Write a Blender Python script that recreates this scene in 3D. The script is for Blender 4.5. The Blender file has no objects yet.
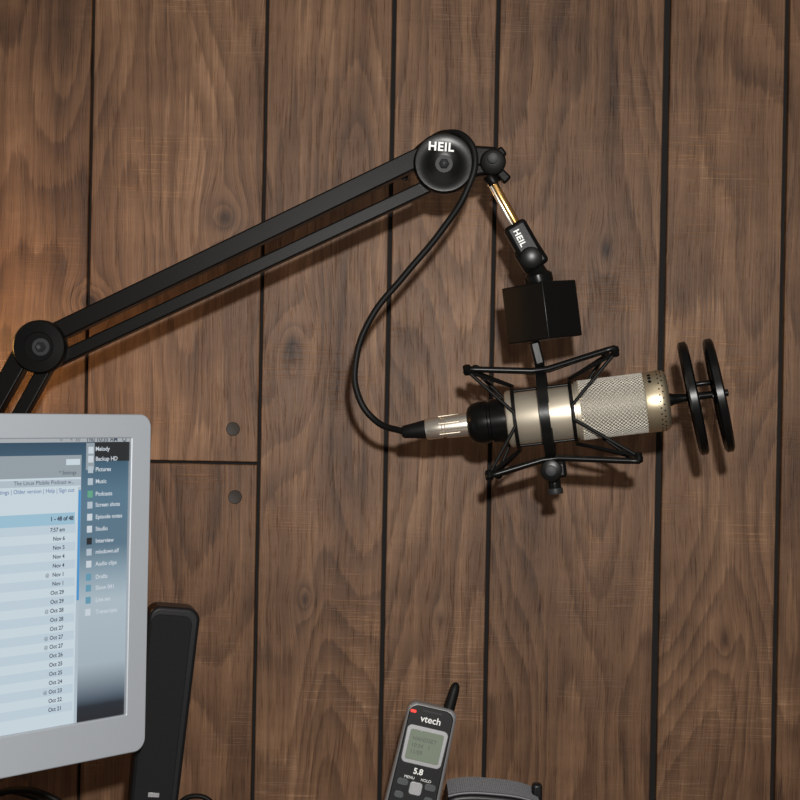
import bpy, bmesh, math, random
from mathutils import Vector, Matrix
random.seed(4)
sc=bpy.context.scene
try:
    sc.view_settings.view_transform='Standard'; sc.view_settings.look='None'
except Exception: pass
F=1500.0
CAM=Vector((0,-1.65,1.2))
RC=Matrix.Rotation(math.radians(90),3,'X')@Matrix.Rotation(math.radians(1.1),3,'Z')
cd=bpy.data.cameras.new('camera'); cam=bpy.data.objects.new('camera',cd)
sc.collection.objects.link(cam); cam.matrix_world=Matrix.Translation(CAM)@RC.to_4x4()
cd.sensor_width=36; cd.lens=36*F/800; cd.clip_start=0.01; sc.camera=cam
def ray(px,py): return RC@Vector(((px-400)/F,-(py-400)/F,-1))
def P(px,py,y):
    d=ray(px,py); return CAM+d*((y-CAM.y)/d.y)

# ---------------- materials
def mat(name,col,rough=.5,metal=0,emit=None,es=1.0,bump=None,spec=.5,coat=0):
    m=bpy.data.materials.new(name); m.use_nodes=True; nt=m.node_tree
    b=nt.nodes['Principled BSDF']
    b.inputs['Base Color'].default_value=(*col,1); b.inputs['Roughness'].default_value=rough
    b.inputs['Metallic'].default_value=metal; b.inputs['Specular IOR Level'].default_value=spec
    b.inputs['Coat Weight'].default_value=coat
    if emit: 
        b.inputs['Emission Color'].default_value=(*emit,1); b.inputs['Emission Strength'].default_value=es
    tc=nt.nodes.new('ShaderNodeTexCoord'); n=nt.nodes.new('ShaderNodeTexNoise')
    n.inputs['Scale'].default_value=(bump[0] if bump else 300); n.inputs['Detail'].default_value=3
    nt.links.new(tc.outputs['Object'],n.inputs['Vector'])
    bp=nt.nodes.new('ShaderNodeBump'); bp.inputs['Strength'].default_value=(bump[1] if bump else .03); bp.inputs['Distance'].default_value=.001
    nt.links.new(n.outputs['Fac'],bp.inputs['Height']); nt.links.new(bp.outputs['Normal'],b.inputs['Normal'])
    return m
BLK=mat('black_powdercoat',(.0040,.0036,.0032),.36,bump=(900,.06),spec=.10)
BLKS=mat('black_satin',(.004,.004,.004),.28,spec=.16)
RUB=mat('black_rubber',(.005,.005,.005),.5,spec=.16)
PLA=mat('black_plastic',(.008,.008,.009),.35,spec=.25)
CHAMP=mat('champagne_nickel',(.60,.53,.42),.42,.75)
CHAMPL=mat('mesh_silver',(.82,.78,.70),.45,.65)
BAND=mat('champagne_band',(.50,.42,.29),.38,.85)
INNER=mat('inner_mesh',(.27,.25,.21),.6,.3)
CHR=mat('chrome_warm',(.80,.72,.62),.25,.88)
BRASS=mat('brass',(.75,.45,.16),.25,1.0)
WHT=mat('white_print',(.8,.8,.78),.5,emit=(1,1,1),es=.05)
ALU=mat('silver_bezel',(.44,.475,.52),.42,.2)
DARKGREY=mat('dark_grey',(.018,.018,.02),.5,spec=.3)
GREYM=mat('grey_wire_mesh',(.15,.15,.16),.5,.4)
CLOTH=mat('speaker_cloth',(.013,.013,.014),.8,bump=(1500,.8),spec=.15)
LCD=mat('lcd_glass',(.17,.20,.155),.25,emit=(.3,.35,.27),es=.08,spec=.2)
LCDT=mat('lcd_text',(.06,.07,.06),.5)
RED=mat('red_led',(.5,.02,.02),.3,emit=(1,.05,.03),es=.8)
PSIL=mat('phone_silver',(.33,.33,.34),.35,.5)
CAP=mat('keycap',(.05,.055,.06),.35)
def emi(name,c,s=.9):
    return mat(name,(.02,.02,.02),.3,emit=c,es=s,spec=.15)
# ---------------- mesh helpers
def empty(name,loc):
    e=bpy.data.objects.new(name,None); e.empty_display_size=.02; sc.collection.objects.link(e); e.location=loc; return e
def attach(o,parent):
    if parent:
        o.parent=parent; o.matrix_parent_inverse=Matrix.Translation(-Vector(parent.location))
def mk(name,bm,m,parent=None,M=None,smooth=True,bev=0,seg=2):
    if M is not None: bm.transform(M)
    bmesh.ops.recalc_face_normals(bm,faces=bm.faces)
    me=bpy.data.meshes.new(name); bm.to_mesh(me); bm.free()
    for p in me.polygons: p.use_smooth=smooth
    ob=bpy.data.objects.new(name,me); sc.collection.objects.link(ob)
    if isinstance(m,(list,tuple)):
        for k in m: me.materials.append(k)
    else: me.materials.append(m)
    if smooth:
        try: me.set_sharp_from_angle(angle=math.radians(38))
        except Exception: pass
    if bev:
        md=ob.modifiers.new('bev','BEVEL'); md.width=bev; md.segments=seg; md.limit_method='ANGLE'; md.angle_limit=math.radians(40)
        md.harden_normals=False
    attach(ob,parent); return ob
def frame(o,x,y,z):
    M=Matrix.Identity(4)
    for i,v in enumerate((x,y,z,o)):
        for r in range(3): M[r][i]=v[r]
    return M
def axM(p,d,hint=Vector((0,-1,0))):
    z=d.normalized(); x=(hint-z*hint.dot(z))
    if x.length<1e-4: x=Vector((1,0,0))-z*z.x
    x.normalize(); y=z.cross(x); return frame(p,x,y,z)
def lathe(name,prof,o,d,m,parent,seg=48,closed=False):
    bm=bmesh.new(); rings=[]
    for t,r in prof:
        if r<1e-6: rings.append([bm.verts.new((0,0,t))])
        else: rings.append([bm.verts.new((r*math.cos(2*math.pi*i/seg),r*math.sin(2*math.pi*i/seg),t)) for i in range(seg)])
    pairs=list(zip(rings,rings[1:]))
    if closed: pairs.append((rings[-1],rings[0]))
    for a,b in pairs:
        if len(a)==1 and len(b)==1: continue
        for i in range(seg):
            j=(i+1)%seg
            if len(a)==1: bm.faces.new((a[0],b[i],b[j]))
            elif len(b)==1: bm.faces.new((a[i],a[j],b[0]))
            else: bm.faces.new((a[i],a[j],b[j],b[i]))
    return mk(name,bm,m,parent,axM(o,d))
def cyl(name,p1,p2,r,m,parent,bev=None,seg=40):
    L=(p2-p1).length; b=min(r,L/2)*.15 if bev is None else bev
    return lathe(name,[(0,0),(0,r-b),(b*.3,r-b*.3),(b,r),(L-b,r),(L-b*.3,r-b*.3),(L,r-b),(L,0)],p1,p2-p1,m,parent,seg)
def box(name,M,sx,sy,sz,m,parent,bev=.001,seg=3):
    bm=bmesh.new(); bmesh.ops.create_cube(bm,size=1); bm.transform(Matrix.Diagonal((sx,sy,sz,1)))
    return mk(name,bm,m,parent,M,smooth=True,bev=bev,seg=seg)
def bar(name,p1,p2,w,dp,m,parent,bev=.0015):
    M=axM((p1+p2)/2,p2-p1)
    return box(name,M,dp,w,(p2-p1).length,m,parent,bev)
def tube(name,pts,r,m,parent,smooth=True,cyc=False,res=4):
    c=bpy.data.curves.new(name,'CURVE'); c.dimensions='3D'; c.bevel_depth=r; c.bevel_resolution=res; c.use_fill_caps=True
    if smooth:
        s=c.splines.new('BEZIER'); s.bezier_points.add(len(pts)-1)
        for b,p in zip(s.bezier_points,pts): b.co=p; b.handle_left_type=b.handle_right_type='AUTO'
        c.resolution_u=16
    else:
        s=c.splines.new('POLY'); s.points.add(len(pts)-1)
        for b,p in zip(s.points,pts): b.co=(*p,1)
    s.use_cyclic_u=cyc
    c.materials.append(m); o=bpy.data.objects.new(name,c); sc.collection.objects.link(o); attach(o,parent); return o
def text(name,body,size,M,m,parent,ax='CENTER',ls=1.0,bold=0,ext=.0001,sp=1.0):
    c=bpy.data.curves.new(name,'FONT'); c.body=body; c.size=size; c.align_x=ax; c.align_y='CENTER' if '\n' not in body else 'TOP'
    c.space_line=ls; c.offset=bold; c.extrude=ext; c.space_character=sp; c.materials.append(m)
    o=bpy.data.objects.new(name,c); sc.collection.objects.link(o)
    o.matrix_world=M
    if parent:
        o.parent=parent; o.matrix_parent_inverse=Matrix.Translation(-Vector(parent.location))
    return o
def rrpts(w,h,r,n=6,wb=None):
    pts=[]
    for cx,cy,a0 in ((1,1,0),(-1,1,90),(-1,-1,180),(1,-1,270)):
        ww=w if cy>0 or wb is None else wb
        for k in range(n+1):
            a=math.radians(a0+90*k/n); pts.append((cx*(ww/2-r)+r*math.cos(a),cy*(h/2-r)+r*math.sin(a)))
    return pts
def prism(name,pts,z0,z1,M,m,parent,bev=.001,seg=3):
    bm=bmesh.new(); a=[bm.verts.new((x,y,z0)) for x,y in pts]; b=[bm.verts.new((x,y,z1)) for x,y in pts]
    bm.faces.new(a[::-1]); bm.faces.new(b); n=len(pts)
    for i in range(n): bm.faces.new((a[i],a[(i+1)%n],b[(i+1)%n],b[i]))
    return mk(name,bm,m,parent,M,bev=bev,seg=seg)
def ringframe(name,po,pi,z0,z1,M,m,parent,bev=.001):
    bm=bmesh.new(); n=len(po)
    L=[[bm.verts.new((x,y,z)) for x,y in p] for p,z in ((po,z0),(po,z1),(pi,z1),(pi,z0))]
    for q in range(4):
        A=L[q];B=L[(q+1)%4]
        for i in range(n): bm.faces.new((A[i],A[(i+1)%n],B[(i+1)%n],B[i]))
    return mk(name,bm,m,parent,M,bev=bev)

# ---------------- wall wood material
def wood_wall():
    m=bpy.data.materials.new('stained_plank_wood'); m.use_nodes=True; nt=m.node_tree; N=nt.nodes; Lk=nt.links
    b=N['Principled BSDF']
    geo=N.new('ShaderNodeNewGeometry'); sep=N.new('ShaderNodeSeparateXYZ'); Lk.new(geo.outputs['Position'],sep.inputs[0])
    at=N.new('ShaderNodeAttribute'); at.attribute_name='plank_id'; pid=at.outputs['Fac']
    def mt(op,a,bb=None,c=None,clamp=False):
        n=N.new('ShaderNodeMath'); n.operation=op; n.use_clamp=clamp
        for i,v in enumerate((a,bb,c)):
            if v is None: continue
            if hasattr(v,'links'): Lk.new(v,n.inputs[i])
            else: n.inputs[i].default_value=v
        return n.outputs[0]
    X0=sep.outputs['X']; Z=sep.outputs['Z']
    def noise(sx,sz,detail=4,off=0,rough=.55,xx=None):
        c=N.new('ShaderNodeCombineXYZ'); Lk.new(mt('MULTIPLY',X0 if xx is None else xx,sx),c.inputs[0]); Lk.new(mt('MULTIPLY',Z,sz),c.inputs[1])
        Lk.new(mt('MULTIPLY_ADD',pid,17.3,off),c.inputs[2])
        n=N.new('ShaderNodeTexNoise'); n.inputs['Scale'].default_value=1; n.inputs['Detail'].default_value=detail; n.inputs['Roughness'].default_value=rough
        Lk.new(c.outputs[0],n.inputs['Vector']); return n.outputs['Fac']
    knots=[(292,352,.0115,.025,1.3),(226,218,.012,.015,1.1),(90,302,.011,.010,1.4),(606,250,.006,.012,.5),(305,600,.006,.011,.8),(725,640,.006,.014,.6),(440,620,.005,.010,.4)]
    warp=None; dark=None; kph=None
    for i,(kx,ky,rx,rz,st) in enumerate(knots):
        k=P(kx,ky,0)
        dx=mt('SUBTRACT',X0,k.x); dz=mt('SUBTRACT',Z,k.z)
        d2=mt('ADD',mt('POWER',mt('ABSOLUTE',mt('DIVIDE',dx,rx)),2),mt('POWER',mt('ABSOLUTE',mt('DIVIDE',dz,rz)),2))
        e=mt('MULTIPLY',mt('MULTIPLY',dx,mt('POWER',2.718,mt('MULTIPLY',d2,-.13))),-.72)
        e2=mt('MULTIPLY',mt('POWER',2.718,mt('MULTIPLY',d2,-1.9)),st)
        e3=mt('MULTIPLY',mt('POWER',2.718,mt('MULTIPLY',d2,-.35)),st)
        warp=e if warp is None else mt('ADD',warp,e)
        dark=e2 if dark is None else mt('ADD',dark,e2)
        kph=e3 if kph is None else mt('ADD',kph,e3)
    sway=mt('MULTIPLY',mt('SUBTRACT',noise(4,2.2,2,3.1),.5),.035)
    wob=mt('MULTIPLY',mt('SUBTRACT',noise(14,9,2,8.1),.5),.008)
    X=mt('ADD',mt('ADD',X0,warp),mt('ADD',sway,wob))
    fine=noise(330,6,4,1.0,.7,X)
    pores=noise(620,26,2,4.0,.5,X)
    poref=mt('MULTIPLY',mt('SUBTRACT',.42,pores,clamp=True),6,clamp=True)
    bands=noise(75,1.2,3,5.5,.6,X)
    wide=noise(22,.9,2,15.5,.5,X)
    cat=noise(7.5,1.5,1.5,31.0,.4,X)
    ph=mt('ADD',mt('MULTIPLY',cat,19),mt('ADD',mt('MULTIPLY',fine,.5),mt('MULTIPLY',kph,1.8)))
    saww=mt('FRACT',ph); catl=mt('MULTIPLY',mt('POWER',saww,2.2),mt('SUBTRACT',1,mt('POWER',saww,14)))
    blot=noise(9,6,4,9.1); blot2=noise(30,22,3,41.0)
    saw=noise(18,560,2,2.2,.6); sawm=noise(8,10,3,6.6)
    sawf=mt('MULTIPLY',mt('MULTIPLY',mt('SUBTRACT',saw,.53,clamp=True),7,clamp=True),mt('MULTIPLY',mt('SUBTRACT',sawm,.51,clamp=True),6,clamp=True))
    cross=noise(14,60,3,22.2,.6)
    v=mt('MULTIPLY',fine,.52)
    v=mt('ADD',v,mt('MULTIPLY',bands,.40)); v=mt('ADD',v,mt('MULTIPLY',wide,.34)); v=mt('ADD',v,mt('MULTIPLY',blot,.58)); v=mt('ADD',v,mt('MULTIPLY',blot2,.22))
    v=mt('SUBTRACT',v,mt('MULTIPLY',catl,.25))
    v=mt('ADD',v,mt('MULTIPLY',cross,.12))
    v=mt('ADD',v,mt('MULTIPLY',sawf,.18)); v=mt('SUBTRACT',v,mt('MULTIPLY',dark,.42)); v=mt('SUBTRACT',v,mt('MULTIPLY',poref,.16))
    hsh=mt('FRACT',mt('MULTIPLY',mt('SINE',mt('MULTIPLY',pid,12.99)),43.7))
    v=mt('ADD',v,mt('MULTIPLY_ADD',hsh,.10,-.60),clamp=True)
    cr=N.new('ShaderNodeValToRGB'); Lk.new(v,cr.inputs[0]); r=cr.color_ramp
    r.elements[0].position=.06; r.elements[0].color=(.026,.012,.007,1)
    r.elements[1].position=.90; r.elements[1].color=(.36,.205,.115,1)
    e=r.elements.new(.36); e.color=(.098,.048,.024,1)
    e=r.elements.new(.60); e.color=(.178,.094,.049,1)
    Lk.new(cr.outputs[0],b.inputs['Base Color'])
    b.inputs['Roughness'].default_value=.48; b.inputs['Specular IOR Level'].default_value=.28
    bp=N.new('ShaderNodeBump'); bp.inputs['Strength'].default_value=.4; bp.inputs['Distance'].default_value=.0015
    Lk.new(mt('SUBTRACT',mt('ADD',fine,mt('MULTIPLY',sawf,.5)),mt('MULTIPLY',poref,.5)),bp.inputs['Height']); Lk.new(bp.outputs[0],b.inputs['Normal'])
    return m
WOOD=wood_wall()
GRV=mat('groove_shadow_gap',(.006,.005,.005),.9)
gx=[86,260,387,491,660.5,780.5]
ed=[P(x,400,0).x for x in gx]; gw=[.0034,.0038,.0048,.0046,.0076,.0056]
allx=[(ed[0]-.165*k,.003) for k in range(9,0,-1)]+list(zip(ed,gw))+[(ed[-1]+.165*k,.0035) for k in range(1,9)]
bm=bmesh.new(); lay=bm.verts.layers.float.new('plank_id')
def addbox(x0,x1,y0,y1,z0,z1,pid,mi=0,c=.0008):
    vs=[bm.verts.new(p) for p in ((x0,y1,z0),(x1,y1,z0),(x1,y1,z1),(x0,y1,z1),(x0,y0+c,z0),(x1,y0+c,z0),(x1,y0+c,z1),(x0,y0+c,z1),(x0+c,y0,z0+c),(x1-c,y0,z0+c),(x1-c,y0,z1-c),(x0+c,y0,z1-c))]
    for v in vs: v[lay]=pid
    for q in ((0,1,2,3),(8,9,10,11),(0,1,5,4),(1,2,6,5),(2,3,7,6),(3,0,4,7),(4,5,9,8),(5,6,10,9),(6,7,11,10),(7,4,8,11)):
        f=bm.faces.new([vs[i] for i in q]); f.material_index=mi
for i in range(len(allx)-1):
    (a,wa),(b_,wb)=allx[i],allx[i+1]; x0=a+wa/2; x1=b_-wb/2
    if abs(a-ed[0])<1e-6:
        zs=P(205,462.5,0).z
        addbox(x0,x1,0,.016,0,zs-.0016,i+.5); addbox(x0,x1,0,.016,zs+.0016,2.4,i+.62)
    else: addbox(x0,x1,0,.016,0,2.4,i+.77)
addbox(allx[0][0],allx[-1][0],.010,.03,0,2.4,0,1,.0001)
wall=mk('wall_back',bm,[WOOD,GRV],None,smooth=False)
HOLE=mat('dark_knot_plug',(.018,.010,.006),.6)
for i,(x,y) in enumerate(((233,429),(235,497))):
    p=P(x,y,0); lathe('knot_plug_%d'%i,[(0,0),(0,.0068),(.0006,.0076),(.0012,.0070),(.0009,.0045),(.0006,0)],p+Vector((0,.0004,0)),Vector((0,-1,0)),HOLE,wall)
# floor + desk
FLO=mat('floor_carpet',(.16,.14,.12),.9,bump=(200,.6))
bm=bmesh.new(); bmesh.ops.create_cube(bm,size=1); mk('floor',bm,FLO,None,Matrix.Translation((0,-1.4,-.02))@Matrix.Diagonal((3.6,2.86,.04,1)),smooth=False)
DZ=.735
DW=mat('desk_laminate',(.09,.05,.03),.45)
desk=empty('desk',(0,-.4,DZ))
box('top',Matrix.Translation((-.1,-.402,DZ-.015)),1.9,.80,.03,DW,desk,.003)
for i,(x,y) in enumerate(((-1.0,-.06),(.8,-.06),(-1.0,-.74),(.8,-.74))):
    box('leg_%d'%i,Matrix.Translation((x,y,(DZ-.03)/2)),.05,.05,DZ-.03,DARKGREY,desk,.003)

# ---------------- boom arm
AY=-.25; s=1.4/F
arm=empty('microphone_boom_arm',P(42,348,AY))
def A(x,y,dy=0): return P(x,y,AY+dy)
bar('upper_tube',A(52,335),A(432,152),.0175,.020,BLK,arm)
bar('lower_tube',A(56,361),A(432,185),.0125,.016,BLK,arm)
base=Vector((-.555,AY,DZ))
bar('lower_section_front',A(26,350),base+Vector((-.012,0,.10)),.018,.020,BLK,arm)
bar('lower_section_rear',A(52,358),base+Vector((.018,0,.10)),.013,.016,BLK,arm)
lathe('desk_clamp_post',[(0,0),(0,.04),(.008,.04),(.012,.034),(.014,.016),(.07,.016),(.07,.028),(.10,.028),(.112,.02),(.112,0)],base,Vector((0,0,1)),BLK,arm)
def joint(nm,cx,cy,r):
    for sgn,n2 in ((-1,'front'),(1,'back')):
        c=A(cx,cy,sgn*.0095)
        lathe(nm+'_disc_'+n2,[(0,0),(0,r),(.002,r),(.0075,r*.985),(.0095,r*.93),(.0100,r*.55),(.0094,r*.52),(.0094,0)],c,Vector((0,sgn,0)),BLKS,arm,64)
    c=A(cx,cy,-.0185)
    lathe(nm+'_washer',[(0,0),(0,.0085),(.0012,.008),(.0012,0)],c,Vector((0,-1,0)),DARKGREY,arm)
    lathe(nm+'_bolt',[(0,0),(0,.005),(.0025,.0048),(.0035,.0035),(.0028,.002),(.002,0)],c+Vector((0,-.001,0)),Vector((0,-1,0)),DARKGREY,arm,6)
joint('tip_joint',444,164,.0285); joint('elbow_joint',41,347,.0250)
tf=lambda o,deg: frame(o,Vector((1,0,0)),Vector((0,0,1)),Vector((0,-1,0)))@Matrix.Rotation(math.radians(deg),4,'Z')
text('logo_text','HEIL',.0110,tf(A(441,147,-.0204),-3),WHT,arm,bold=.00035,sp=1.12)
bar('tip_bracket',A(462,156),A(496,158),.019,.016,BLK,arm,.003)
bar('tip_bracket_lower',A(462,172),A(494,166),.014,.012,BLK,arm,.003)
cyl('tip_knob',A(493,162,.010),A(493,162,-.014),.0120,BLK,arm)
cyl('tip_knob_cap',A(493,158,-.014),A(493,158,-.020),.0050,DARKGREY,arm)
bar('tip_ear',A(497,150),A(503,158),.009,.018,BLK,arm,.002)
bar('tip_ear_lower',A(499,172),A(508,181),.009,.010,BLK,arm,.002)
cyl('threaded_collar',A(489,175),A(495,184),.0065,BLK,arm)
cyl('brass_rod',A(490,178),A(519,229),.0042,BRASS,arm)
cyl('rod_highlight',A(488.5,182,-.0008),A(513,226,-.0008),.0024,CHR,arm)  # no second rod: chrome sliver modelled in as the brass rod's highlight
bar('swivel_body',A(513,224),A(533,259),.0225,.020,BLKS,arm,.004)
bar('swivel_neck',A(524,246),A(538,268),.0255,.014,BLKS,arm,.004)
cyl('swivel_pivot',A(531,258,.013),A(531,258,-.012),.0105,BLKS,arm)
text('swivel_logo','HEIL',.0078,tf(A(519.5,238,-.0103),-62),WHT,arm,bold=.00025,sp=1.12)
lathe('swivel_base',[(0,0),(0,.013),(.003,.0135),(.008,.0135),(.011,.010),(.017,.008),(.017,0)],A(540,284),A(535,266)-A(540,284),BLKS,arm)

# ---------------- mic frame
tilt=math.radians(8.1); yaw=math.radians(7)
a=Vector((math.cos(tilt)*math.cos(yaw),-math.sin(yaw)*math.cos(tilt),math.sin(tilt))).normalized()
f=Vector((0,-1,0)); f=(f-a*f.dot(a)).normalized(); u=f.cross(a)
O=P(560,413,AY)
k=s/(math.cos(math.radians(7))*math.cos(yaw))
def T(px): 
    t=(px-560)*k
    for _ in range(4):
        q=O+a*t; w=RC.transposed()@(q-CAM); cx=400+F*w.x/(-w.z); t+=(px-cx)*k
    return t
def Q(px,ang=0,R=0): 
    an=math.radians(ang); return O+a*T(px)+(f*math.cos(an)+u*math.sin(an))*R*s
mic=empty('condenser_microphone',O)
def L(nm,pr,m,par,seg=64,closed=False): return lathe(nm,[(T(x),r*s) for x,r in pr],O,a,m,par,seg,closed)
L('xlr_boot',[(402,0),(402,5),(404,6.5),(412,7.5),(424,9.5),(427,9.5),(427,0)],RUB,mic)
L('xlr_shell',[(426,0),(426,10),(428,11),(442,11),(443,10),(445,10),(446,11.6),(466,12.2),(470,12),(470,0)],CHR,mic)
for i,an in enumerate((20,75,-35)):
    p=Q(450,an,11.6); bar('xlr_rib_%d'%i,p-a*.010,p+a*.010,.0012,.0012,CHAMP,mic,.0004)
L('tail_cap',[(468,0),(468,13),(470,17),(474,20),(480,21.5),(488,21.5),(489,20.3),(491,20.3),(492,21.8),(503,22.5),(508,22.5),(509,0)],BLKS,mic)
L('body_shell',[(507,0),(507,25),(508,27.5),(510,28.6),(574,28.6),(575,27.6),(576.5,27.6),(577,29.5),(581,29.8),(582,29.0),(582,0)],CHAMP,mic)
L('grille_core',[(580,0),(580,26.5),(648,26.5),(648,0)],INNER,mic)
def mesh_cyl(nm,x0,x1,R,N_,K,m,par,th):
    bm=bmesh.new(); V=[]
    t0,t1=T(x0),T(x1)
    for kk in range(K+1):
        t=t0+(t1-t0)*kk/K
        V.append([bm.verts.new((R*s*math.cos(2*math.pi*(j+.5*(kk%2))/N_),R*s*math.sin(2*math.pi*(j+.5*(kk%2))/N_),t)) for j in range(N_)])
    for kk in range(K-1):
        for j in range(N_):
            r_,l_=(j,(j-1)%N_) if kk%2==0 else ((j+1)%N_,j)
            bm.faces.new((V[kk][j],V[kk+1][r_],V[kk+2][j],V[kk+1][l_]))
    o=mk(nm,bm,m,par,axM(O,a),smooth=False)
    w=o.modifiers.new('w','WIREFRAME'); w.thickness=th; w.use_even_offset=False
    return o
mesh_cyl('grille_mesh',580,647,29.4,46,34,CHAMPL,mic,.0011)
L('grille_band',[(645,27),(645,30),(646,30.4),(660,30.4),(665,29.8),(668,27),(668.5,24),(668.5,0)],BAND,mic)
for i in range(3):
    cyl('band_rivet_%d'%i,Q(651,42+i*9,30.0),Q(651,42+i*9,31.0),.0016,BLKS,mic,seg=12)
for r_ in range(2):
  for i in range(30):
    an=360/30*(i+.5*r_); cyl('band_hole_%d_%d'%(r_,i),Q(659+r_*3.4,an,29.4),Q(659+r_*3.4,an,30.7-.3*r_),.0008,BLKS,mic,seg=8)

# ---------------- shock mount
sm=empty('microphone_shock_mount',Q(548,90,60))
HP=546
def ringL(nm,x,w,R,th): return L(nm,[(x-w/2,R),(x+w/2,R),(x+w/2,R+th),(x-w/2,R+th)],BLKS,sm,64,True)
ringL('outer_hoop',HP,9.5,48,4)
ringL('inner_ring_rear',516,3.5,29,4.5); ringL('inner_ring_front',573,3.5,29,4.5)
for i,an in enumerate((60,120,180,240,300)):
    tube('inner_rail_%d'%i,[Q(516,an,31.5),Q(573,an,31.5)],.0013,BLKS,sm,False)
bars={}
for i,(an,tl,tr) in enumerate(((61,474,623),(120,478,614),(-57,483,633),(-118,488,626))):
    rl=61;rr=64
    pts=[Q(tl,an,rl-3),Q(tl+3,an,rl+1.5),Q(tl+10,an,rl),Q(HP-8,an,51.5),Q(HP+8,an,51.5),Q(tr-10,an,rr),Q(tr-3,an,rr+1.5),Q(tr,an,rr-3)]
    tube('cage_bar_%d'%i,pts,.0029,BLKS,sm,False)
    for e,x in (('l',tl+2),('r',tr-2)):
        cyl('hook_%d%s'%(i,e),Q(x,an,rl-4),Q(x,an,rl+5),.0038,BLKS,sm,seg=16)
    bars[i]=(tl+3,tr-3,an,rl)
def cord(nm,pts): tube(nm,pts,.0017,RUB,sm,False)
for side in (0,1):
    xi=516 if side==0 else 573
    def E(i): b_=bars[i]; return Q(b_[side],b_[2],b_[3]-2)
    cord('cord_front_top_%d'%side,[E(0),Q(xi,12,33),Q(xi,-12,33),E(2)])
    cord('cord_back_%d'%side,[E(1),Q(xi,168,33),Q(xi,192,33),E(3)])
    cord('cord_top_%d'%side,[E(0),Q(xi,80,33),Q(xi,100,33),E(1)])
    cord('cord_bottom_%d'%side,[E(2),Q(xi,-80,33),Q(xi,-100,33),E(3)])
    tube('cross_top_%d'%side,[E(0),E(1)],.0020,BLKS,sm,False)
    tube('cross_bottom_%d'%side,[E(2),E(3)],.0020,BLKS,sm,False)
bar('stem',Q(546,90,50),Q(543,90,74),.0095,.012,BLKS,sm,.002)
bar('clamp_strap',Q(HP,60,50),Q(HP,-62,50),.0095,.004,BLKS,sm,.001)
box('clamp_block',frame(Q(HP+2,-80,56),a,u,a.cross(u)),.022,.016,.018,BLKS,sm,.003)
kc=Q(HP-1,-72,57)
cyl('clamp_knob',kc,kc+f*.014,.0100,BLKS,sm); cyl('clamp_knob_cap',kc+f*.013,kc+f*.017,.0050,DARKGREY,sm)
cyl('clamp_bolt',Q(HP,-88,58),Q(HP,-88,78),.0060,BLKS,sm)
cyl('clamp_bolt_tip',Q(HP,-88,74),Q(HP,-88,80),.0072,DARKGREY,sm,seg=12)
bc=P(542,312,AY)
ya=Matrix.Rotation(math.radians(-38),3,u)
bx=ya@a
box('isolation_block',frame(bc,bx,u,bx.cross(u)),.0495,.0525,.0495,BLKS,sm,.0012)

# ---------------- pop filter
pf=empty('pop_filter',Q(700))
L('stem',[(655,0),(655,6),(671,6.5),(674,5.5),(684,4),(728,3.6),(729,0)],BLKS,pf,24)
t2=math.radians(12.8); y2=math.radians(10)
a2=Vector((math.cos(t2)*math.cos(y2),-math.sin(y2)*math.cos(t2),math.sin(t2)))
for i,x in enumerate((693,718.5)):
    c=Q(x,-90,1.5)
    def LL(nm,pr,m,seg=72,cl=False): return lathe(nm,[(t*s,r*s) for t,r in pr],c,a2,m,pf,seg,cl)
    LL('disc_rim_%d'%i,[(-3.5,50),(-4.8,54),(-3,57),(3,57),(4.8,54),(3.5,50)],BLKS,72,True)
    LL('disc_screen_%d'%i,[(-2.8,0),(-2.8,52),(2.8,52),(2.8,0)],RUB)
    LL('disc_hub_%d'%i,[(-6,0),(-6,8),(6,8),(6,0)],BLKS,32)
cyl('spacer',Q(694,90,12),Q(717,90,12),.0025,BLKS,pf)

# ---------------- cable
cab=empty('microphone_cable',A(355,370))
tube('cable',[A(404,180,.030),A(410,160,.030),A(430,140,.010),A(446,133,-.006),A(466,138,-.024),A(475,156,-.028),A(467,190,-.026),A(442,230,-.018),A(404,276,-.01),A(371,318,-.005),A(356,360,-.003),A(358,395,-.002),A(376,421,0),Q(404)],.0031,RUB,cab)

# ---------------- monitor
mon_A=P(149.5,414.5,-.35); ex=Vector((.671,.741,0)).normalized(); nz=Vector((ex.y,-ex.x,0)); up=Vector((0,0,1))
def Mp(px,py,off=0):
    d=ray(px,py); o=mon_A+nz*off; t=(o-CAM).dot(nz)/d.dot(nz); q=CAM+d*t-mon_A
    return q.dot(ex),q.z
W=.49; zb=Mp(141,750)[1]; H=-zb
mon=empty('computer_monitor',mon_A)
MC=frame(mon_A-ex*W/2+up*(zb/2),ex,up,nz)
def loc(x,z): return (x+W/2,z-zb/2)
sr,st=Mp(129.5,438); _,sb=Mp(131,713)
po=rrpts(W,H,.011,8)
sx1,sy1=loc(sr,st); _,sy0=loc(sr,sb); sx0=-sx1
cx,cy=(sx0+sx1)/2,(sy0+sy1)/2
pi=[(x+cx,y+cy) for x,y in rrpts(sx1-sx0,sy1-sy0,.0008,8)]
ringframe('bezel',po,pi,-.012,.003,MC,ALU,mon,.0012)
prism('back_shell',rrpts(W-.004,H-.004,.010,8),-.030,-.010,MC,ALU,mon,.006,4)
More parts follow.
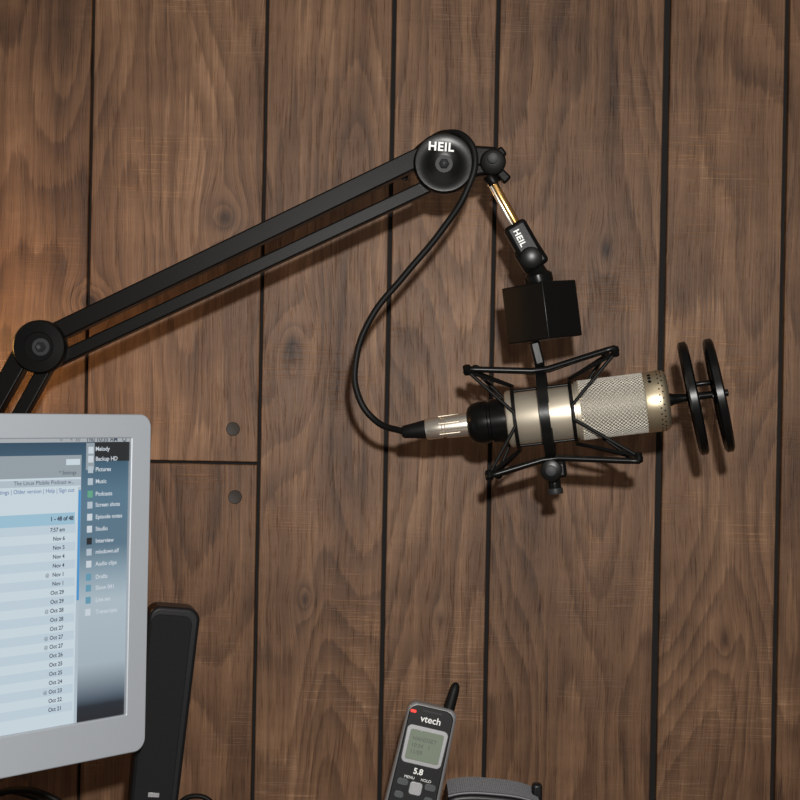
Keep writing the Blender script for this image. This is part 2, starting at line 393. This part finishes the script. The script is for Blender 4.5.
def gradmat():
    m=emi('desktop_wallpaper',(.5,.5,.5),.9); nt=m.node_tree; b=nt.nodes['Principled BSDF']
    g=nt.nodes.new('ShaderNodeNewGeometry'); sp=nt.nodes.new('ShaderNodeSeparateXYZ'); nt.links.new(g.outputs['Position'],sp.inputs[0])
    mr=nt.nodes.new('ShaderNodeMapRange'); mr.inputs['From Min'].default_value=mon_A.z+sb; mr.inputs['From Max'].default_value=mon_A.z+st
    nt.links.new(sp.outputs['Z'],mr.inputs['Value']); cr=nt.nodes.new('ShaderNodeValToRGB'); nt.links.new(mr.outputs[0],cr.inputs[0])
    r=cr.color_ramp; r.elements[0].position=0; r.elements[0].color=(.008,.010,.016,1); r.elements[1].position=1; r.elements[1].color=(.02,.06,.11,1)
    for p,c in ((.05,(.012,.018,.028)),(.075,(.07,.10,.14)),(.2,(.38,.46,.52)),(.42,(.42,.51,.57)),(.52,(.26,.36,.43)),(.62,(.10,.18,.25)),(.80,(.09,.18,.26)),(.93,(.04,.10,.16))):
        e=r.elements.new(p); e.color=(*c,1)
    nt.links.new(cr.outputs[0],b.inputs['Emission Color']); return m
def rect(nm,x0,z0,x1,z1,lv,m):
    X0,Z0=loc(x0,z0); X1,Z1=loc(x1,z1)
    bm=bmesh.new(); v=[bm.verts.new(p) for p in ((X0,Z0,lv),(X1,Z0,lv),(X1,Z1,lv),(X0,Z1,lv))]; bm.faces.new(v)
    return mk(nm,bm,m,mon,MC,smooth=False)
xl=sx0-W/2
rect('screen',xl-.001,sb-.001,sr+.001,st+.001,-.0005,gradmat())
WIN=emi('window_white',(.60,.70,.76)); TB=emi('toolbar_grey',(.30,.35,.39)); TB2=emi('toolbar_light',(.45,.53,.60)); HB=emi('header_blue',(.33,.54,.67))
MB=emi('menubar',(.40,.43,.45)); TX=emi('screen_text_dark',(.05,.07,.11)); TXW=emi('screen_text_white',(.6,.66,.72)); BL=emi('scroll_blue',(.06,.30,.62)); LT=emi('list_alt',(.53,.64,.72)); DK=emi('label_black',(.01,.012,.015)); ORG=emi('link_red',(.45,.12,.05)); GRN=emi('green_icon',(.12,.38,.24)); BLU=emi('folder_blue',(.12,.32,.45)); LNK=emi('link_blue',(.05,.12,.35))
def z_(px,py): return Mp(px,py)[1]
def x_(px): return Mp(px,560)[0]
rect('menubar',xl,z_(100,442),sr,st,0,MB)
xr=x_(79.5)
rect('window',xl,z_(79,726),xr,z_(79,457),0,WIN)
rect('toolbar',xl,z_(79,477),xr,z_(79,455),.0002,TB)
rect('search_field',x_(64),z_(72,465),x_(78),z_(72,459),.0004,WIN)
rect('bookmark_bar',xl,z_(79,485.5),xr,z_(79,479),.0002,TB2)
rect('header_band',xl,z_(60,525),x_(74),z_(60,513),.0002,HB)
rect('scroll_track',x_(76.5),z_(79,725),xr,z_(79,487),.0003,TB2)
rect('scroll_thumb',x_(77),z_(79,600),x_(79.3),z_(79,490),.0004,BL)
rows=21; zt=z_(55,525); zbm=z_(55,713); rh=(zt-zbm)/rows
for i in range(0,rows,2): rect('row_%d'%i,xl,zt-rh*(i+1),x_(75),zt-rh*i,.0002,LT)
def tx(nm,body,px,py,size,m,ax='CENTER',ls=1.0,bold=0):
    q=Mp(px,py); X,Z=loc(*q); return text(nm,body,size,MC@Matrix.Translation((X,Z,.0007)),m,mon,ax,ls,bold,0)
dates=['7:57 am','Nov 6','Nov 5','Nov 4','Nov 4','Nov 1','Nov 1','Oct 29','Oct 29','Oct 28','Oct 28','Oct 27','Oct 27','Oct 27','Oct 26','Oct 25','Oct 25','Oct 24','Oct 23','Oct 22','Oct 21']
for i,dt in enumerate(dates): 
    X,Z=loc(x_(64),zt-rh*(i+.55)); text('row_text_%d'%i,dt,rh*.62,MC@Matrix.Translation((X,Z,.0007)),TX,mon,'RIGHT',1,.0001,0)
    if i in (5,9,12,13,18): X,Z=loc(x_(49),zt-rh*(i+.55)); text('clip_icon_%d'%i,'@',rh*.5,MC@Matrix.Translation((X,Z,.0007)),TX,mon,'RIGHT',1,0,0)
tx('clock_text','Thu 10:35 AM   Q',126,439.3,.0056,TX,'RIGHT',bold=.0001); tx('menu_icons','o  *  «  )))',80,438.6,.005,TX,'RIGHT')
tx('title_text','The Linux Mobile Podcast w...',74,481.8,.0048,TX,'RIGHT'); tx('nav_text','| Settings | Older version | Help | Sign out',74,490,.0047,LNK,'RIGHT'); tx('count_text','1 - 48 of 48',73,518,.0048,TX,'RIGHT',bold=.0002)
tx('settings_text','* Settings',76,472.5,.0045,TX,'RIGHT')
rect('selected_label',x_(92.5),z_(110,461),sr,z_(110,442),.0003,DK)
rect('strip',x_(84),z_(88,470),x_(92.3),z_(88,443),.0002,TB)
ys=[450,459,469.5,481.5,494,505,517,529,541,552,564,577,588,600,612]
names=['Melody','Backup HD','Pictures','Music','Podcasts','Screen shots','Episode notes','Studio','Interview','mixdown.aif','Audio clips','Drafts','Show 041','Live set','Transcripts']
icm=[TXW,TXW,TB2,TB2,GRN,TB2,TXW,TXW,DK,TB2,TXW,BLU,BLU,BLU,TXW]
for i,y in enumerate(ys):
    rect('icon_%d'%i,x_(86),z_(88,y+3.6),x_(91.2),z_(88,y-3.2),.0004,icm[i])
    tx('icon_label_%d'%i,names[i],95,y+(0 if i else -1),.0049,TXW,'LEFT',bold=.0001)
fc=mon_A-ex*W/2-nz*.02
box('stand_neck',frame(Vector((fc.x,fc.y,DZ+.11))-nz*.022,ex,up,nz),.12,.21,.008,ALU,mon,.003)
box('stand_foot',frame(Vector((fc.x,fc.y,DZ+.004))+nz*.04,ex,up,nz),.16,.008,.15,ALU,mon,.003)

# ---------------- tall speaker
SY=-.30; ss=1.35/F
topc=P(175.5,607.5,SY); 
lean=math.radians(5.1)
sp=empty('computer_speaker',Vector((topc.x-.02,SY,DZ)))
H2=(topc.z-DZ)/math.cos(lean)-.004
n0=(Matrix.Rotation(math.radians(14),3,'Z')@Vector((0,-1,0)))
e0=(Matrix.Rotation(math.radians(14),3,'Z')@Vector((1,0,0)))
up2=(up*math.cos(lean)+e0*math.sin(lean)).normalized(); e2=(e0*math.cos(lean)-up*math.sin(lean))
SM=frame(topc-up2*H2/2,e2,up2,n0)
Wt=.0465
prism('cabinet',rrpts(Wt,H2,.011,10,Wt*.88),-.034,.0,SM,PLA,sp,.003)
prism('grille_cloth',rrpts(Wt-.010,H2-.03,.008,8,(Wt-.009)*.88),-.001,.0022,SM@Matrix.Translation((-.002,.008,0)),CLOTH,sp,.0012)
q=P(153,793,SY); l=SM.inverted()@q
box('brand_plate',SM@Matrix.Translation((l.x,l.y,.0028)),.010,.004,.0006,PSIL,sp,.0002)
box('foot',Matrix.Translation(Vector((sp.location.x-.003,SY+.012,DZ+.005))),.075,.08,.010,PLA,sp,.003)

# ---------------- phone
PY=-.2; p_=1.45/F
pt=P(434,706,PY)
ph=empty('cordless_phone',Vector((pt.x-.02,PY,DZ)))
PM=frame(pt,Vector((1,0,0)),up,Vector((0,-1,0)))@Matrix.Rotation(math.radians(-13+1.1),4,'Z')@Matrix.Rotation(math.radians(-4),4,'X')
def pl(x,y,z=0): return PM@Matrix.Translation((x*p_,y*p_,z))
Lh=158
prism('handset_shell',rrpts(50*p_,Lh*p_,9*p_,8,56*p_),-.022,0,pl(0,-Lh/2),PSIL,ph,.004,4)
prism('handset_face',rrpts(45*p_,(Lh-5)*p_,9*p_,8,49*p_),-.001,.0016,pl(-.5,-Lh/2),PLA,ph,.001)
prism('display_bezel',rrpts(42*p_,38*p_,5*p_,6,41*p_),.0008,.0026,pl(-.5,-41),PSIL,ph,.0006)
prism('display_lcd',rrpts(34*p_,30*p_,2*p_,4),.002,.0030,pl(-.5,-41),LCD,ph,.0002)
text('lcd_text','HANDSET\n10:34   1\n11/09',5.5*p_,pl(-14,-32,.0032),LCDT,ph,'LEFT',1.2,0,0)
text('brand_text','vtech',9.5*p_,pl(0,-14.5,.0018),WHT,ph,bold=.0001)
prism('call_led',rrpts(6*p_,3*p_,1.2*p_,4),.0014,.0024,pl(-19,-9),RED,ph,.0002)
prism('earpiece',rrpts(20*p_,2.2*p_,1*p_,4),.0012,.0018,pl(0,-6.5),DARKGREY,ph,.0001)
text('model_text','5.8',8*p_,pl(-1,-66.5,.0018),WHT,ph,bold=.0002)
for i,(x,y,w,h) in enumerate(((-14,-79,12,7),(0,-83,13,13),(14,-79,12,7),(-15,-92,10,7),(15,-92,10,7))):
    prism('soft_key_%d'%i,rrpts(w*p_,h*p_,3*p_,5),.0010,.0032,pl(x,y),[CAP,PSIL,CAP,CAP,CAP][i],ph,.0006)
for r_ in range(4):
    for c_ in range(3):
        prism('key_%d_%d'%(r_,c_),rrpts(12*p_,7*p_,3*p_,5),.0010,.0030,pl((c_-1)*15,-103-r_*11),CAP,ph,.0006)
text('key_legend','MENU      HOLD',3.8*p_,pl(0,-73.5,.0018),WHT,ph,ext=0)
a0=pl(16,0,-.010).to_translation(); a1=pl(17.5,25,-.010).to_translation()
lathe('antenna',[(-.01,0),(-.01,.0056),(.004,.0056),(.018,.0050),(.023,.004),(.0255,.002),(.026,0)],a0,a1-a0,RUB,ph)
cr_=P(400,860,PY)
box('charging_cradle',Matrix.Translation((cr_.x,PY+.012,DZ+.012)),.085,.09,.024,PLA,ph,.008)

# ---------------- mesh-topped desktop speaker
cs=empty('desktop_speaker',Vector((P(490,800,-.16).x,-.16,DZ)))
k2=1.49/F; c0=P(489,830,-.16); zt2=P(489,786,-.16).z
hh=zt2-DZ
MS=frame(Vector((c0.x,-.16,DZ+hh/2)),Vector((1,0,0)),up,Vector((0,-1,0)))@Matrix.Rotation(math.radians(-4.0),4,'Z')
arc=[(-48*k2,-hh/2+.003),(48*k2,-hh/2+.003)]
for i in range(13):
    t=1-i/6; arc.append((46*k2*t,hh/2-.006*abs(t)**3-.0015))
prism('body',arc,-.03,.03,MS,PLA,cs,.004)
nx,ny=44,24
def gridmesh(nm,fn):
    bm=bmesh.new(); g=[[bm.verts.new(fn(i/nx,j/ny)) for j in range(ny+1)] for i in range(nx+1)]
    for i in range(nx):
        for j in range(ny): bm.faces.new((g[i][j],g[i+1][j],g[i+1][j+1],g[i][j+1]))
    o=mk(nm,bm,GREYM,cs,MS,smooth=False); w=o.modifiers.new('w','WIREFRAME'); w.thickness=.0008; w.use_even_offset=False
gridmesh('top_mesh',lambda i,j:(45*k2*(2*i-1),hh/2-.006*abs(2*i-1)**3+.0006,-.028+.056*j))
gridmesh('front_mesh',lambda i,j:(-45*k2+90*k2*i,-hh/2+.004+(hh-.010-.006*abs(2*i-1)**3)*j,.0308))
tube('top_rim',[MS@Vector((45*k2*(2*i/12-1),hh/2-.006*abs(2*i/12-1)**3,.030)) for i in range(13)],.0014,GREYM,cs)
bar('side_clip',P(537,783,-.16),P(536,850,-.16),.010,.012,PLA,cs,.003)

# ---------------- cables on desk
cb=empty('power_cables',P(30,800,-.12))
def D(x,y,yy): return P(x,y,yy)
tube('cable_a',[D(-60,830,-.10),D(-10,797,-.12),D(20,790,-.12),D(48,796,-.12),D(80,820,-.12),Vector((D(100,850,-.12).x,-.12,DZ+.004))],.0035,RUB,cb)
tube('cable_b',[D(-60,850,-.08),D(0,793,-.09),D(30,796,-.09),D(60,812,-.09),Vector((D(90,850,-.09).x,-.09,DZ+.004))],.003,RUB,cb)
tube('cable_c',[Vector((D(165,850,-.09).x,-.09,DZ+.004)),D(180,803,-.09),D(196,796,-.09),D(212,803,-.09),Vector((D(225,850,-.09).x,-.09,DZ+.004))],.0028,RUB,cb)

# ---------------- lights
def area(nm,loc_,tgt,size,e,col):
    l=bpy.data.lights.new(nm,'AREA'); l.shape='DISK'; l.size=size; l.energy=e; l.color=col
    o=bpy.data.objects.new(nm,l); sc.collection.objects.link(o); o.location=loc_
    o.rotation_euler=(Vector(tgt)-Vector(loc_)).to_track_quat('-Z','Y').to_euler(); return o
area('camera_flash',(.04,-1.66,1.33),(.16,0,1.22),.03,19.5,(1,.98,.94))
area('ceiling_bounce',(.2,-1.3,2.3),(0,0,1.1),.9,2.5,(1,.93,.84))
l=bpy.data.lights.new('desk_lamp_glow','POINT'); l.energy=1.3; l.color=(1,.5,.13); l.shadow_soft_size=.04
o=bpy.data.objects.new('desk_lamp_glow',l); sc.collection.objects.link(o); o.location=P(-120,340,-.18)
w=bpy.data.worlds.new('world'); sc.world=w; w.use_nodes=True
w.node_tree.nodes['Background'].inputs[0].default_value=(.9,.87,.83,1); w.node_tree.nodes['Background'].inputs[1].default_value=.15
